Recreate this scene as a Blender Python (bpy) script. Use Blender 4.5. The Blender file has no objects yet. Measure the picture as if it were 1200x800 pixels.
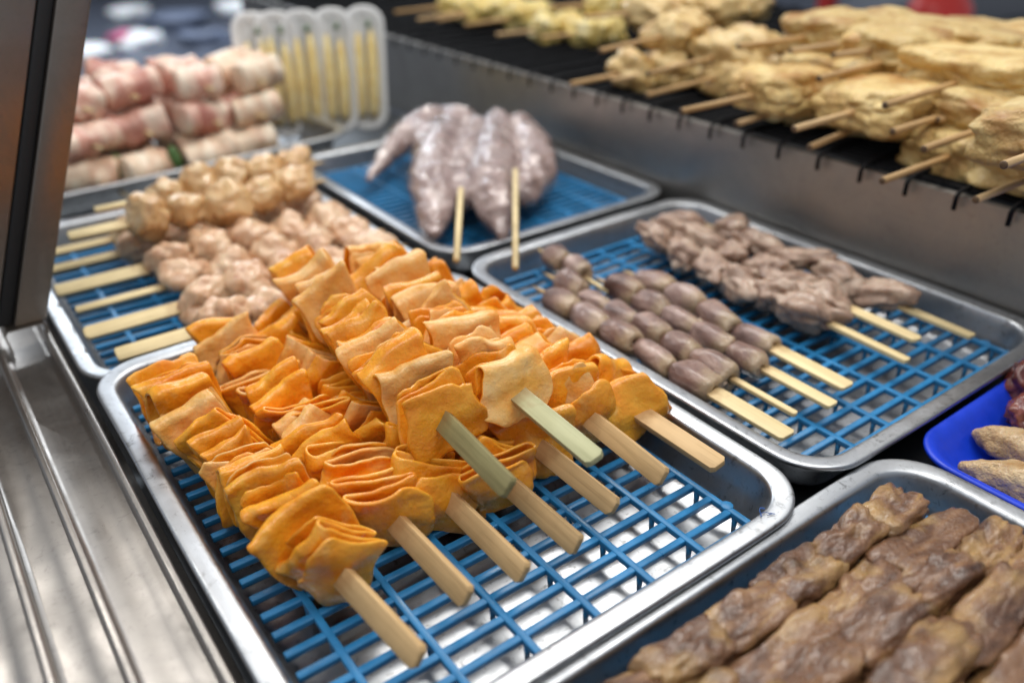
import bpy, bmesh, math, random
from mathutils import Vector, Matrix, noise, Euler
PI = math.pi
R = math.radians
scene = bpy.context.scene
C = scene.collection

# ------------------------------------------------------------------ camera, world, lamps, exposure
H0 = 0.042                      # tray rims stand this far above the counter; z below is measured from the rims
CAMH = 0.33
FPX = 983.15
ROWS = (Vector((0.80568043, -0.5922391, -0.01148459)),
        Vector((-0.30078265, -0.3923274, -0.86925774)),
        Vector((0.5103027, 0.70379831, -0.49422575)))
cam_d = bpy.data.cameras.new('camera')
cam = bpy.data.objects.new('camera', cam_d)
C.objects.link(cam)
scene.camera = cam
cam_d.sensor_width = 36.0
cam_d.lens = FPX / 1200 * 36
cam_d.clip_start = 0.01
cam_d.clip_end = 60
r_, d_, f_ = ROWS
cam.matrix_world = Matrix(((r_.x, -d_.x, -f_.x, 0), (r_.y, -d_.y, -f_.y, 0), (r_.z, -d_.z, -f_.z, CAMH + H0), (0, 0, 0, 1)))
cam_d.dof.use_dof = True
cam_d.dof.focus_distance = 0.52
cam_d.dof.aperture_fstop = 3.0
cam_d.dof.aperture_blades = 0

world = bpy.data.worlds.new('World')
scene.world = world
world.use_nodes = True
wn = world.node_tree
bg = wn.nodes['Background']
bg.inputs['Color'].default_value = (0.80, 0.88, 1.0, 1)
bg.inputs['Strength'].default_value = 0.34


def lamp(name, loc, aim, sx, sy, watts, col=(1, 0.97, 0.92)):
    d = bpy.data.lights.new(name, 'AREA')
    d.shape = 'RECTANGLE'
    d.size, d.size_y = sx, sy
    d.energy = watts
    d.color = col
    o = bpy.data.objects.new(name, d)
    C.objects.link(o)
    o.location = Vector(loc) + Vector((0, 0, H0))
    o.rotation_euler = (Vector(aim) - Vector(loc)).to_track_quat('-Z', 'Y').to_euler()
    return o


lamp('ceiling_or_fill_lamp', (0.95, 1.15, 1.40), (0.3, 0.45, 0), 1.0, 0.30, 13.0)
lamp('ceiling_or_fill_lamp', (0.05, 1.85, 1.50), (0.2, 0.5, 0), 0.34, 0.16, 3.6)
lamp('ceiling_or_fill_lamp', (-0.35, 0.10, 1.45), (0.25, 0.4, 0), 0.3, 0.9, 5.0)  # added fill from the camera side, not a fitting of the ceiling
lamp('ceiling_or_fill_lamp', (0.62, 0.10, 1.5), (0.42, 0.6, 0), 1.2, 0.26, 9.0)
lamp('ceiling_or_fill_lamp', (1.8, 6.2, 2.3), (1.8, 6.4, -0.9), 3.0, 0.6, 170.0, (0.86, 0.93, 1.0))  # added only to brighten the floor and clutter behind the stall

scene.view_settings.view_transform = 'Standard'
scene.view_settings.look = 'None'
scene.view_settings.exposure = 0.22
scene.view_settings.gamma = 1.0
scene.render.engine = 'CYCLES'
scene.cycles.use_denoising = True
scene.cycles.max_bounces = 8
scene.cycles.transparent_max_bounces = 12
scene.cycles.caustics_reflective = False
scene.cycles.caustics_refractive = False

# ------------------------------------------------------------------ helpers


def at(px, py, z):
    """point of the 1200x800 photograph on the level plane z (from the rims)"""
    d = r_ * ((px - 600) / FPX) + d_ * ((py - 400) / FPX) + f_
    t = (z - CAMH) / d.z
    return Vector((d.x * t, d.y * t, z))


def aty(px, py, y):
    d = r_ * ((px - 600) / FPX) + d_ * ((py - 400) / FPX) + f_
    t = y / d.y
    return Vector((d.x * t, y, d.z * t + CAMH))


TOP = []


def obj(name, verts, faces, mats, parent=None, smooth=True, loc=None, rot=None):
    me = bpy.data.meshes.new(name)
    me.from_pydata([tuple(v) for v in verts], [], faces)
    if not isinstance(mats, (list, tuple)):
        mats = [mats]
    for m in mats:
        me.materials.append(m)
    if smooth:
        me.polygons.foreach_set('use_smooth', [True] * len(me.polygons))
    me.update()
    o = bpy.data.objects.new(name, me)
    C.objects.link(o)
    if loc is not None:
        o.location = loc
    if rot is not None:
        o.rotation_euler = rot
    if parent is not None:
        o.parent = parent
    else:
        TOP.append(o)
    return o


def tag(o, label, cat, group=None, kind=None):
    if label:
        o['label'] = label
    if cat:
        o['category'] = cat
    if group:
        o['group'] = group
    if kind:
        o['kind'] = kind
    return o


def thing(name, label, cat, loc=(0, 0, 0), rot=(0, 0, 0), group=None):
    o = bpy.data.objects.new(name, None)
    o.empty_display_size = 0.02
    C.objects.link(o)
    o.location = loc
    o.rotation_euler = rot
    TOP.append(o)
    return tag(o, label, cat, group)


def structure(o):
    o['kind'] = 'structure'
    return o


class MB:
    """collects shapes into one mesh"""
    def __init__(s):
        s.v, s.f, s.m = [], [], []

    def add(s, verts, faces, mi=0):
        b = len(s.v)
        s.v += [Vector(v) for v in verts]
        s.f += [tuple(i + b for i in f) for f in faces]
        s.m += [mi] * len(faces)

    def box(s, x0, x1, y0, y1, z0, z1, mi=0):
        v = [(x, y, z) for z in (z0, z1) for y in (y0, y1) for x in (x0, x1)]
        s.add(v, [(0, 2, 3, 1), (4, 5, 7, 6), (0, 1, 5, 4), (2, 6, 7, 3), (0, 4, 6, 2), (1, 3, 7, 5)], mi)

    def tube(s, pts, rad, n=8, mi=0, cap=True):
        pts = [Vector(p) for p in pts]
        rads = rad if isinstance(rad, (list, tuple)) else [rad] * len(pts)
        vs, fs = [], []
        for i, p in enumerate(pts):
            t = (pts[min(i + 1, len(pts) - 1)] - pts[max(i - 1, 0)]).normalized()
            a = t.orthogonal().normalized() if i == 0 else (a - t * a.dot(t)).normalized()
            b = t.cross(a)
            for k in range(n):
                q = 2 * PI * k / n
                vs.append(p + (a * math.cos(q) + b * math.sin(q)) * rads[i])
        for i in range(len(pts) - 1):
            for k in range(n):
                fs.append((i * n + k, i * n + (k + 1) % n, (i + 1) * n + (k + 1) % n, (i + 1) * n + k))
        if cap:
            fs.append(tuple(range(n - 1, -1, -1)))
            fs.append(tuple((len(pts) - 1) * n + k for k in range(n)))
        s.add(vs, fs, mi)

    def build(s, name, mats, parent=None, smooth=False, loc=None, rot=None):
        o = obj(name, s.v, s.f, mats, parent, smooth, loc, rot)
        if any(s.m):
            o.data.polygons.foreach_set('material_index', s.m)
        return o


def bevel(o, w, seg=2, ang=40):
    m = o.modifiers.new('bevel', 'BEVEL')
    m.width = w
    m.segments = seg
    m.limit_method = 'ANGLE'
    m.angle_limit = R(ang)
    for p in o.data.polygons:
        p.use_smooth = True
    return o


def nvec(p):
    return Vector((noise.noise(p + Vector((11.3, 4.7, 2.9))), noise.noise(p + Vector((-7.1, 19.4, 5.3))), noise.noise(p + Vector((3.7, -13.9, 23.1)))))


def fbm(p, oct=3, lac=2.1, gain=0.5):
    a, s = 1.0, 0.0
    q = p.copy()
    for _ in range(oct):
        s += a * noise.noise(q)
        q *= lac
        a *= gain
    return s


ICO = {}


def ico(sub):
    if sub not in ICO:
        bm = bmesh.new()
        bmesh.ops.create_icosphere(bm, subdivisions=sub, radius=1.0)
        bm.verts.ensure_lookup_table()
        ICO[sub] = ([v.co.copy() for v in bm.verts], [tuple(x.index for x in f.verts) for f in bm.faces])
        bm.free()
    return ICO[sub]


def lump(radii, seed, amp=0.2, freq=1.6, sub=4, box=0.0, ridge=0.0, fine=0.04, finef=7.0, band=0.0):
    """noise-shaped pebble: unit sphere (box > 0 pushes it towards a rounded block) scaled by radii"""
    vs, fs = ico(sub)
    off = Vector((seed * 7.31 % 97, seed * 3.17 % 89, seed * 5.71 % 83))
    out = []
    for v in vs:
        p = v.copy()
        if box:
            e = 2 + box * 8
            k = (abs(p.x) ** e + abs(p.y) ** e + abs(p.z) ** e) ** (-1 / e)
            p = p * k
        n = fbm(v * freq + off, 3)
        d = 1 + amp * n
        if band:
            d += band * math.sin(v.y * 9 + 3 * noise.noise(v * 1.2 + off) + seed)
        if ridge:
            d -= ridge * max(0.0, 1 - abs(noise.noise(v * freq * 1.3 + off * 1.7)) * 6) 
        d += fine * noise.noise(v * finef + off)
        p = p * d
        out.append(Vector((p.x * radii[0], p.y * radii[1], p.z * radii[2])))
    return out, fs


# ------------------------------------------------------------------ materials


def new_mat(name):
    m = bpy.data.materials.new(name)
    m.use_nodes = True
    nt = m.node_tree
    return m, nt, nt.nodes, nt.links, nt.nodes['Principled BSDF']


def coords(nt, scale=(1, 1, 1), rand=True, world_space=False):
    tc = nt.nodes.new('ShaderNodeTexCoord')
    mp = nt.nodes.new('ShaderNodeMapping')
    mp.inputs['Scale'].default_value = scale
    if world_space:
        g = nt.nodes.new('ShaderNodeNewGeometry')
        nt.links.new(g.outputs['Position'], mp.inputs['Vector'])
    else:
        nt.links.new(tc.outputs['Object'], mp.inputs['Vector'])
    if rand:
        oi = nt.nodes.new('ShaderNodeObjectInfo')
        mu = nt.nodes.new('ShaderNodeMath')
        mu.operation = 'MULTIPLY'
        mu.inputs[1].default_value = 37.0
        nt.links.new(oi.outputs['Random'], mu.inputs[0])
        nt.links.new(mu.outputs[0], mp.inputs['Location'])
    return mp.outputs['Vector']


def ntex(nt, vec, scale, detail=4, rough=0.55, dist=0.0):
    n = nt.nodes.new('ShaderNodeTexNoise')
    n.inputs['Scale'].default_value = scale
    n.inputs['Detail'].default_value = detail
    n.inputs['Roughness'].default_value = rough
    n.inputs['Distortion'].default_value = dist
    nt.links.new(vec, n.inputs['Vector'])
    return n.outputs['Fac']


def ramp(nt, fac, stops):
    r = nt.nodes.new('ShaderNodeValToRGB')
    els = r.color_ramp.elements
    while len(els) < len(stops):
        els.new(0.5)
    for e, (p, c) in zip(els, stops):
        e.position = p
        e.color = (*c, 1) if len(c) == 3 else c
    nt.links.new(fac, r.inputs['Fac'])
    return r.outputs['Color']


def mix(nt, fac, a, b, mode='MIX'):
    m = nt.nodes.new('ShaderNodeMix')
    m.data_type = 'RGBA'
    m.blend_type = mode
    for sock, val in ((m.inputs[0], fac), (m.inputs[6], a), (m.inputs[7], b)):
        if hasattr(val, 'links'):
            nt.links.new(val, sock)
        elif isinstance(val, (int, float)):
            sock.default_value = val
        else:
            sock.default_value = (*val, 1)
    return m.outputs[2]


def maprange(nt, v, a, b, c, d):
    m = nt.nodes.new('ShaderNodeMapRange')
    m.inputs[1].default_value, m.inputs[2].default_value = a, b
    m.inputs[3].default_value, m.inputs[4].default_value = c, d
    nt.links.new(v, m.inputs[0])
    return m.outputs[0]


def bump(nt, h, strength, dist, prev=None):
    b = nt.nodes.new('ShaderNodeBump')
    b.inputs['Strength'].default_value = strength
    b.inputs['Distance'].default_value = dist
    nt.links.new(h, b.inputs['Height'])
    if prev is not None:
        nt.links.new(prev, b.inputs['Normal'])
    return b.outputs['Normal']


def food(name, stops, scale=60, detail=5, rough=0.4, bumps=((300, 0.4, 0.0006),), sss=0.15, ssr=(0.6, 0.3, 0.15), coat=0.0, stretch=(1, 1, 1), dist=0.3, speck=None, tint=0.0):
    m, nt, N, L, B = new_mat(name)
    v = coords(nt, stretch)
    v2 = coords(nt)
    col = ramp(nt, ntex(nt, v, scale, detail, 0.6, dist), stops)
    if speck:
        sc, lo, hi, c = speck
        col = mix(nt, maprange(nt, ntex(nt, v2, sc, 3), lo, hi, 0, 1), col, c)
    if tint:
        oi = nt.nodes.new('ShaderNodeObjectInfo')
        hs = nt.nodes.new('ShaderNodeHueSaturation')
        L.new(maprange(nt, oi.outputs['Random'], 0, 1, 1 - tint, 1 + tint), hs.inputs['Value'])
        L.new(col, hs.inputs['Color'])
        col = hs.outputs['Color']
    L.new(col, B.inputs['Base Color'])
    rr = maprange(nt, ntex(nt, v2, scale * 2.3, 3), 0.3, 0.7, max(0.08, rough - 0.13), rough + 0.15)
    L.new(rr, B.inputs['Roughness'])
    prev = None
    for sc, st, dd in bumps:
        prev = bump(nt, ntex(nt, v2, sc, 4), st, dd, prev)
    if prev is not None:
        L.new(prev, B.inputs['Normal'])
    B.inputs['Subsurface Weight'].default_value = sss
    B.inputs['Subsurface Radius'].default_value = ssr
    B.inputs['Subsurface Scale'].default_value = 0.006
    B.inputs['Coat Weight'].default_value = coat
    B.inputs['Coat Roughness'].default_value = 0.18
    return m


def steel(name, base=(0.62, 0.63, 0.64), rough=0.3, grain=(4, 900, 900), smudge=14, dirt=0.0, gb=0.05, gr=0.045):
    m, nt, N, L, B = new_mat(name)
    v = coords(nt, (1, 1, 1), world_space=True, rand=False)
    vg = coords(nt, grain, world_space=True, rand=False)
    B.inputs['Metallic'].default_value = 1.0
    sm = ntex(nt, v, smudge, 6, 0.65, 0.6)
    c = mix(nt, maprange(nt, sm, 0.35, 0.7, 0, 1), base, tuple(x * 0.78 for x in base))
    if dirt:
        sp = ntex(nt, v, 160, 5, 0.7, 0.4)
        c = mix(nt, maprange(nt, sp, 0.56, 0.68, 0, dirt), c, (0.10, 0.095, 0.09))
    L.new(c, B.inputs['Base Color'])
    g = ntex(nt, vg, 1.0, 3, 0.6)
    rg = nt.nodes.new('ShaderNodeMath')
    rg.operation = 'ADD'
    L.new(maprange(nt, sm, 0.3, 0.7, rough - 0.07, rough + 0.1), rg.inputs[0])
    L.new(maprange(nt, g, 0.3, 0.7, -gr, gr), rg.inputs[1])
    L.new(rg.outputs[0], B.inputs['Roughness'])
    L.new(bump(nt, g, gb, 0.0004, bump(nt, ntex(nt, v, 22, 2), 0.12, 0.004)), B.inputs['Normal'])
    return m


def plastic(name, col, rough=0.4, var=0.15, sss=0.0, bsc=500, bst=0.15):
    m, nt, N, L, B = new_mat(name)
    v = coords(nt, (1, 1, 1), world_space=True, rand=False)
    n = ntex(nt, v, 40, 5, 0.65)
    L.new(mix(nt, maprange(nt, n, 0.3, 0.7, 0, 1), tuple(c * (1 - var) for c in col), tuple(min(1, c * (1 + var)) for c in col)), B.inputs['Base Color'])
    L.new(maprange(nt, n, 0.3, 0.7, rough - 0.1, rough + 0.12), B.inputs['Roughness'])
    L.new(bump(nt, ntex(nt, v, bsc, 3), bst, 0.0004), B.inputs['Normal'])
    B.inputs['Subsurface Weight'].default_value = sss
    B.inputs['Subsurface Scale'].default_value = 0.004
    return m


def wood(name, a, b, rough=0.55):
    m, nt, N, L, B = new_mat(name)
    v = coords(nt, (260, 9, 260))
    v2 = coords(nt)
    g = ntex(nt, v, 1.0, 6, 0.7, 0.3)
    c = ramp(nt, g, [(0.30, a), (0.52, b), (0.72, tuple(x * 1.12 for x in b))])
    c = mix(nt, maprange(nt, ntex(nt, v2, 28, 3), 0.45, 0.75, 0, 0.35), c, tuple(x * 0.7 for x in a))
    tc = nt.nodes.new('ShaderNodeTexCoord')
    sx = nt.nodes.new('ShaderNodeSeparateXYZ')
    L.new(tc.outputs['Object'], sx.inputs[0])
    ad = nt.nodes.new('ShaderNodeMath')
    ad.operation = 'MULTIPLY_ADD'
    ad.inputs[1].default_value = 0.03
    L.new(ntex(nt, v2, 120, 3), ad.inputs[0])
    L.new(sx.outputs['Y'], ad.inputs[2])
    c = mix(nt, maprange(nt, ad.outputs[0], 0.000, 0.014, 0, 0.45), c, (0.30, 0.12, 0.03))      # juice stain where the food begins
    oi = nt.nodes.new('ShaderNodeObjectInfo')
    hs = nt.nodes.new('ShaderNodeHueSaturation')
    L.new(maprange(nt, oi.outputs['Random'], 0, 1, 0.86, 1.1), hs.inputs['Value'])
    L.new(c, hs.inputs['Color'])
    L.new(hs.outputs['Color'], B.inputs['Base Color'])
    B.inputs['Roughness'].default_value = rough
    L.new(bump(nt, g, 0.35, 0.0004), B.inputs['Normal'])
    return m


M = {}
M['tray'] = steel('tray_steel', (0.60, 0.62, 0.645), 0.37, (500, 500, 500), 18, 0.55, 0.03)
M['rail'] = steel('rail_steel', (0.44, 0.41, 0.38), 0.33, (700, 4, 700), 16, 0.25, 0.02, 0.015)
M['post'] = steel('post_steel', (0.29, 0.25, 0.215), 0.38, (900, 900, 8), 12, 0.15, 0.12)
M['panel'] = steel('panel_steel', (0.46, 0.44, 0.41), 0.45, (900, 6, 900), 9, 0.2, 0.08)
M['counter'] = steel('counter_steel', (0.20, 0.215, 0.23), 0.40, (900, 6, 900), 9, 0.3, 0.05)
M['grid'] = plastic('blue_plastic_grid', (0.022, 0.205, 0.45), 0.36, 0.25)
M['bluetray'] = plastic('blue_plastic_tray', (0.006, 0.045, 0.60), 0.42, 0.15)
M['rubber'] = plastic('black_rubber', (0.008, 0.008, 0.009), 0.6)
M['wire'] = plastic('black_wire', (0.006, 0.006, 0.007), 0.6)
M['wire'].node_tree.nodes['Principled BSDF'].inputs['Specular IOR Level'].default_value = 0.15
M['dark'] = plastic('cavity_shade', (0.012, 0.012, 0.013), 0.7)  # near-black colour stands for the shade in the cavity under the rack
M['white'] = plastic('white_foam', (0.90, 0.90, 0.89), 0.45, 0.03, 0.4)
M['bamboo'] = wood('bamboo', (0.42, 0.26, 0.11), (0.60, 0.40, 0.19))
M['bamboo_pale'] = wood('pale_bamboo', (0.66, 0.50, 0.24), (0.80, 0.64, 0.35))
M['bamboo_green'] = wood('green_bamboo', (0.34, 0.34, 0.17), (0.48, 0.47, 0.26))
M['bamboo_olive'] = wood('olive_bamboo', (0.20, 0.17, 0.065), (0.31, 0.27, 0.115))
M['bamboo_dark'] = wood('brown_bamboo', (0.36, 0.20, 0.07), (0.52, 0.32, 0.13))
M['burnt'] = wood('dark_stick_end', (0.07, 0.04, 0.02), (0.12, 0.07, 0.035))
M['orange'] = food('orange_sheet', [(0.25, (0.74, 0.225, 0.008)), (0.5, (0.90, 0.36, 0.018)), (0.75, (0.92, 0.49, 0.055))], 40, 4, 0.28,
                   ((150, 0.55, 0.0022), (420, 0.45, 0.0010), (1100, 0.2, 0.0004)), 0.2, (0.9, 0.35, 0.06), 0.35, speck=(60, 0.60, 0.80, (0.88, 0.52, 0.15)), tint=0.10)
M['cream'] = food('cream_sheet', [(0.26, (0.87, 0.32, 0.030)), (0.46, (0.86, 0.46, 0.125)), (0.75, (0.86, 0.59, 0.27))], 50, 5, 0.40,
                  ((150, 0.55, 0.0022), (420, 0.5, 0.0010), (1100, 0.25, 0.0004)), 0.2, (0.9, 0.45, 0.15), 0.3, speck=(36, 0.52, 0.68, (0.80, 0.38, 0.06)), tint=0.08)
M['chicken'] = food('raw_chicken', [(0.28, (0.52, 0.27, 0.14)), (0.48, (0.70, 0.46, 0.285)), (0.7, (0.80, 0.62, 0.42))], 38, 5, 0.34,
                    ((110, 0.4, 0.003),), 0.35, (0.9, 0.45, 0.3), 0.5, speck=(90, 0.58, 0.72, (0.48, 0.24, 0.13)))
M['chickengold'] = food('golden_chicken', [(0.28, (0.50, 0.25, 0.09)), (0.48, (0.70, 0.45, 0.21)), (0.7, (0.80, 0.61, 0.36))], 38, 5, 0.34,
                        ((110, 0.4, 0.003),), 0.35, (0.9, 0.45, 0.25), 0.5, speck=(90, 0.58, 0.72, (0.50, 0.25, 0.08)))
M['slice'] = food('brown_meat_slice', [(0.3, (0.20, 0.115, 0.080)), (0.5, (0.39, 0.265, 0.195)), (0.72, (0.58, 0.45, 0.345))], 45, 4, 0.42,
                  ((140, 0.5, 0.002),), 0.3, (0.8, 0.35, 0.25), 0.12, dist=0.9)
M['pork'] = food('marinated_meat', [(0.30, (0.055, 0.024, 0.012)), (0.46, (0.155, 0.075, 0.040)), (0.58, (0.26, 0.135, 0.066)), (0.72, (0.48, 0.29, 0.10))], 40, 6, 0.30,
                 ((120, 0.45, 0.003), (380, 0.7, 0.0016), (1000, 0.5, 0.0006)), 0.12, (0.8, 0.3, 0.12), 0.35, stretch=(1.3, 0.45, 1.3), dist=0.8, speck=(30, 0.50, 0.74, (0.50, 0.31, 0.11)))
M['squid'] = food('greyish_pink_meat', [(0.3, (0.25, 0.165, 0.145)), (0.5, (0.40, 0.29, 0.26)), (0.7, (0.60, 0.48, 0.43))], 30, 5, 0.28,
                  ((90, 0.4, 0.002),), 0.3, (0.8, 0.4, 0.35), 0.1)
M['bacon'] = food('pink_bacon', [(0.33, (0.48, 0.18, 0.14)), (0.46, (0.64, 0.34, 0.26)), (0.54, (0.78, 0.56, 0.44)), (0.7, (0.82, 0.70, 0.56))], 24, 3, 0.4,
                  ((150, 0.4, 0.002),), 0.25, (0.9, 0.4, 0.3), 0.15, stretch=(1.6, 0.5, 0.5), dist=0.6, tint=0.12)
M['baconpale'] = food('pale_bacon', [(0.33, (0.58, 0.34, 0.22)), (0.47, (0.74, 0.54, 0.38)), (0.6, (0.82, 0.70, 0.54))], 24, 3, 0.4,
                      ((150, 0.4, 0.002),), 0.25, (0.9, 0.4, 0.3), 0.15, stretch=(1.6, 0.5, 0.5), dist=0.6, tint=0.1)
M['leaf'] = plastic('green_leaf', (0.06, 0.13, 0.03), 0.5)
M['tofu'] = food('fried_tofu', [(0.28, (0.44, 0.25, 0.070)), (0.5, (0.62, 0.435, 0.165)), (0.72, (0.74, 0.58, 0.28))], 36, 6, 0.5,
                 ((220, 0.9, 0.003), (60, 0.8, 0.006)), 0.15, (0.9, 0.5, 0.2), 0.1, speck=(22, 0.50, 0.70, (0.38, 0.18, 0.04)), tint=0.10)
M['puff'] = food('pale_fried_puff', [(0.28, (0.42, 0.235, 0.07)), (0.5, (0.62, 0.43, 0.17)), (0.72, (0.76, 0.60, 0.32))], 30, 5, 0.42,
                 ((180, 0.6, 0.003),), 0.2, (0.9, 0.5, 0.2), 0.2, speck=(26, 0.58, 0.74, (0.40, 0.20, 0.055)), tint=0.08)
M['wing'] = food('pale_wing_skin', [(0.28, (0.36, 0.21, 0.09)), (0.5, (0.56, 0.38, 0.19)), (0.72, (0.66, 0.50, 0.30))], 40, 6, 0.38,
                 ((330, 0.9, 0.0026), (120, 0.6, 0.003)), 0.2, (0.9, 0.4, 0.2), 0.3, speck=(60, 0.52, 0.7, (0.40, 0.22, 0.08)))
M['liver'] = food('dark_red_meat', [(0.3, (0.07, 0.014, 0.012)), (0.5, (0.17, 0.045, 0.035)), (0.72, (0.30, 0.10, 0.07))], 50, 5, 0.25, ((200, 0.5, 0.002),), 0.2, (0.8, 0.2, 0.15), 0.4)
M['corn'] = food('baby_corn', [(0.3, (0.70, 0.47, 0.11)), (0.5, (0.80, 0.62, 0.22)), (0.7, (0.85, 0.72, 0.36))], 60, 3, 0.45, ((420, 0.9, 0.002),), 0.2, (0.9, 0.6, 0.2), 0.0)


def heart_mat():
    m, nt, N, L, B = new_mat('chicken_heart')
    v = coords(nt, (1, 0.45, 1))
    v2 = coords(nt)
    base = ramp(nt, ntex(nt, v, 70, 5, 0.6, 0.5), [(0.28, (0.095, 0.043, 0.033)), (0.5, (0.23, 0.125, 0.095)), (0.72, (0.44, 0.29, 0.22))])
    tc = N.new('ShaderNodeTexCoord')
    sx = N.new('ShaderNodeSeparateXYZ')
    L.new(tc.outputs['Object'], sx.inputs[0])
    n = ntex(nt, v2, 110, 4, 0.6, 0.4)
    ad = N.new('ShaderNodeMath')
    ad.operation = 'MULTIPLY_ADD'
    ad.inputs[1].default_value = 0.030
    L.new(n, ad.inputs[0])
    neg = N.new('ShaderNodeMath')
    neg.operation = 'MULTIPLY'
    neg.inputs[1].default_value = -1.0
    L.new(sx.outputs['Y'], neg.inputs[0])
    L.new(neg.outputs[0], ad.inputs[2])
    oi = N.new('ShaderNodeObjectInfo')
    hs = N.new('ShaderNodeHueSaturation')
    L.new(maprange(nt, oi.outputs['Random'], 0, 1, 0.85, 1.45), hs.inputs['Value'])
    L.new(maprange(nt, oi.outputs['Random'], 0, 1, 1.0, 0.75), hs.inputs['Saturation'])
    L.new(base, hs.inputs['Color'])
    base = hs.outputs['Color']
    fat = maprange(nt, ad.outputs[0], 0.0205, 0.034, 0, 0.75)
    L.new(mix(nt, fat, base, (0.46, 0.34, 0.20)), B.inputs['Base Color'])
    B.inputs['Roughness'].default_value = 0.30
    B.inputs['Coat Weight'].default_value = 0.35
    B.inputs['Coat Roughness'].default_value = 0.15
    B.inputs['Subsurface Weight'].default_value = 0.15
    B.inputs['Subsurface Scale'].default_value = 0.004
    L.new(bump(nt, ntex(nt, v2, 360, 5, 0.7), 0.7, 0.0010, bump(nt, ntex(nt, v, 120, 4, 0.6, 1.0), 0.7, 0.0025)), B.inputs['Normal'])
    return m


M['heart'] = heart_mat()


def foam_mat():
    m, nt, N, L, B = new_mat('translucent_foam')
    B.inputs['Base Color'].default_value = (0.92, 0.92, 0.91, 1)
    B.inputs['Roughness'].default_value = 0.4
    tl = N.new('ShaderNodeBsdfTranslucent')
    tl.inputs['Color'].default_value = (0.95, 0.95, 0.94, 1)
    mx = N.new('ShaderNodeMixShader')
    mx.inputs[0].default_value = 0.35
    v = coords(nt)
    L.new(bump(nt, ntex(nt, v, 300, 3), 0.3, 0.0006), B.inputs['Normal'])
    L.new(B.outputs[0], mx.inputs[1])
    L.new(tl.outputs[0], mx.inputs[2])
    L.new(mx.outputs[0], N['Material Output'].inputs['Surface'])
    return m


M['foam'] = foam_mat()


def film_mat():
    m, nt, N, L, B = new_mat('clear_film')
    out = N['Material Output']
    N.remove(B)
    tr = N.new('ShaderNodeBsdfTransparent')
    tr.inputs['Color'].default_value = (0.97, 0.97, 0.98, 1)
    gl = N.new('ShaderNodeBsdfGlossy')
    gl.inputs['Roughness'].default_value = 0.10
    fr = N.new('ShaderNodeFresnel')
    fr.inputs['IOR'].default_value = 1.55
    v = coords(nt)
    nb = bump(nt, ntex(nt, v, 20, 2, 0.45, 1.6), 0.4, 0.014)
    L.new(nb, gl.inputs['Normal'])
    L.new(nb, fr.inputs['Normal'])
    mx = N.new('ShaderNodeMixShader')
    L.new(tr.outputs[0], mx.inputs[1])
    L.new(gl.outputs[0], mx.inputs[2])
    L.new(mx.outputs[0], out.inputs['Surface'])
    ge = N.new('ShaderNodeNewGeometry')
    mu = N.new('ShaderNodeMath')
    mu.operation = 'SUBTRACT'
    mu.use_clamp = True
    L.new(fr.outputs[0], mu.inputs[0])
    L.new(ge.outputs['Backfacing'], mu.inputs[1])
    L.new(mu.outputs[0], mx.inputs[0])
    return m


M['film'] = film_mat()


def frosted_mat():
    m, nt, N, L, B = new_mat('frosted_clear_plastic')
    B.inputs['Base Color'].default_value = (0.92, 0.93, 0.94, 1)
    B.inputs['Roughness'].default_value = 0.25
    B.inputs['Alpha'].default_value = 0.07
    v = coords(nt)
    L.new(bump(nt, ntex(nt, v, 60, 3), 0.5, 0.006), B.inputs['Normal'])
    return m


M['frost'] = frosted_mat()

# ------------------------------------------------------------------ the setting and the cabinet


def sheet_box(name, x0, x1, y0, y1, z0, z1, mat, parent=None, bv=0.0):
    b = MB()
    b.box(x0, x1, y0, y1, z0, z1)
    o = b.build(name, mat, parent)
    if bv:
        bevel(o, bv)
    return o


structure(sheet_box('countertop', -0.40, 0.703, -0.6, 1.42, -0.07, -H0, M['counter'], bv=0.002))

# sliding-door track: three upstanding rails with sunk channels between
prof = []
edges = [-0.052, -0.0215, 0.0095, 0.0465]
zt, zb = -0.0015, -0.012
pts = [(-0.40, -0.012), (-0.056, -0.012)]
for i, e in enumerate(edges):
    pts += [(e - 0.0030, zb), (e - 0.0028, zt - 0.0012), (e - 0.0016, zt), (e + 0.0012, zt), (e + 0.0024, zt - 0.0012)]
    if i < 3:
        pts += [(e + 0.0030, zb + 0.0008), (e + 0.0060, zb - 0.0006), (edges[i + 1] - 0.012, zb - 0.0008), (edges[i + 1] - 0.0065, zb + 0.0006)]
    else:
        pts += [(e + 0.0028, -0.038), (e + 0.0048, -0.0405), (e + 0.012, -0.0412)]
ys = [-0.45 + 0.05 * i for i in range(38)]
vs, fs = [], []
for j, y in enumerate(ys):
    for (x, z) in pts:
        vs.append((x + 0.0006 * noise.noise(Vector((x * 30, y * 5, 3))), y, z + 0.0005 * noise.noise(Vector((x * 40, y * 6, 1)))))
n = len(pts)
for j in range(len(ys) - 1):
    for i in range(n - 1):
        fs.append((j * n + i, j * n + i + 1, (j + 1) * n + i + 1, (j + 1) * n + i))
tr = obj('sliding_door_track', vs, fs, M['rail'])
md = tr.modifiers.new('solid', 'SOLIDIFY')
md.thickness = 0.0008
md.offset = -1
bevel(tr, 0.0008, 2, 25)
tag(tr, 'brushed steel sliding door track with raised rails running beside the trays', 'track')

# leaning door frame at the left: two steel stiles with a black seal between them
lean = Vector((0.39, 0.0, 1.0))


def stile(mb, xa, xb, y0, y1, z0, z1, mi=0):
    v = []
    for z in (z0, z1):
        for y in (y0, y1):
            for x in (xa, xb):
                v.append((x + lean.x * z, y, z))
    mb.add(v, [(0, 2, 3, 1), (4, 5, 7, 6), (0, 1, 5, 4), (2, 6, 7, 3), (0, 4, 6, 2), (1, 3, 7, 5)], mi)


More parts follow.
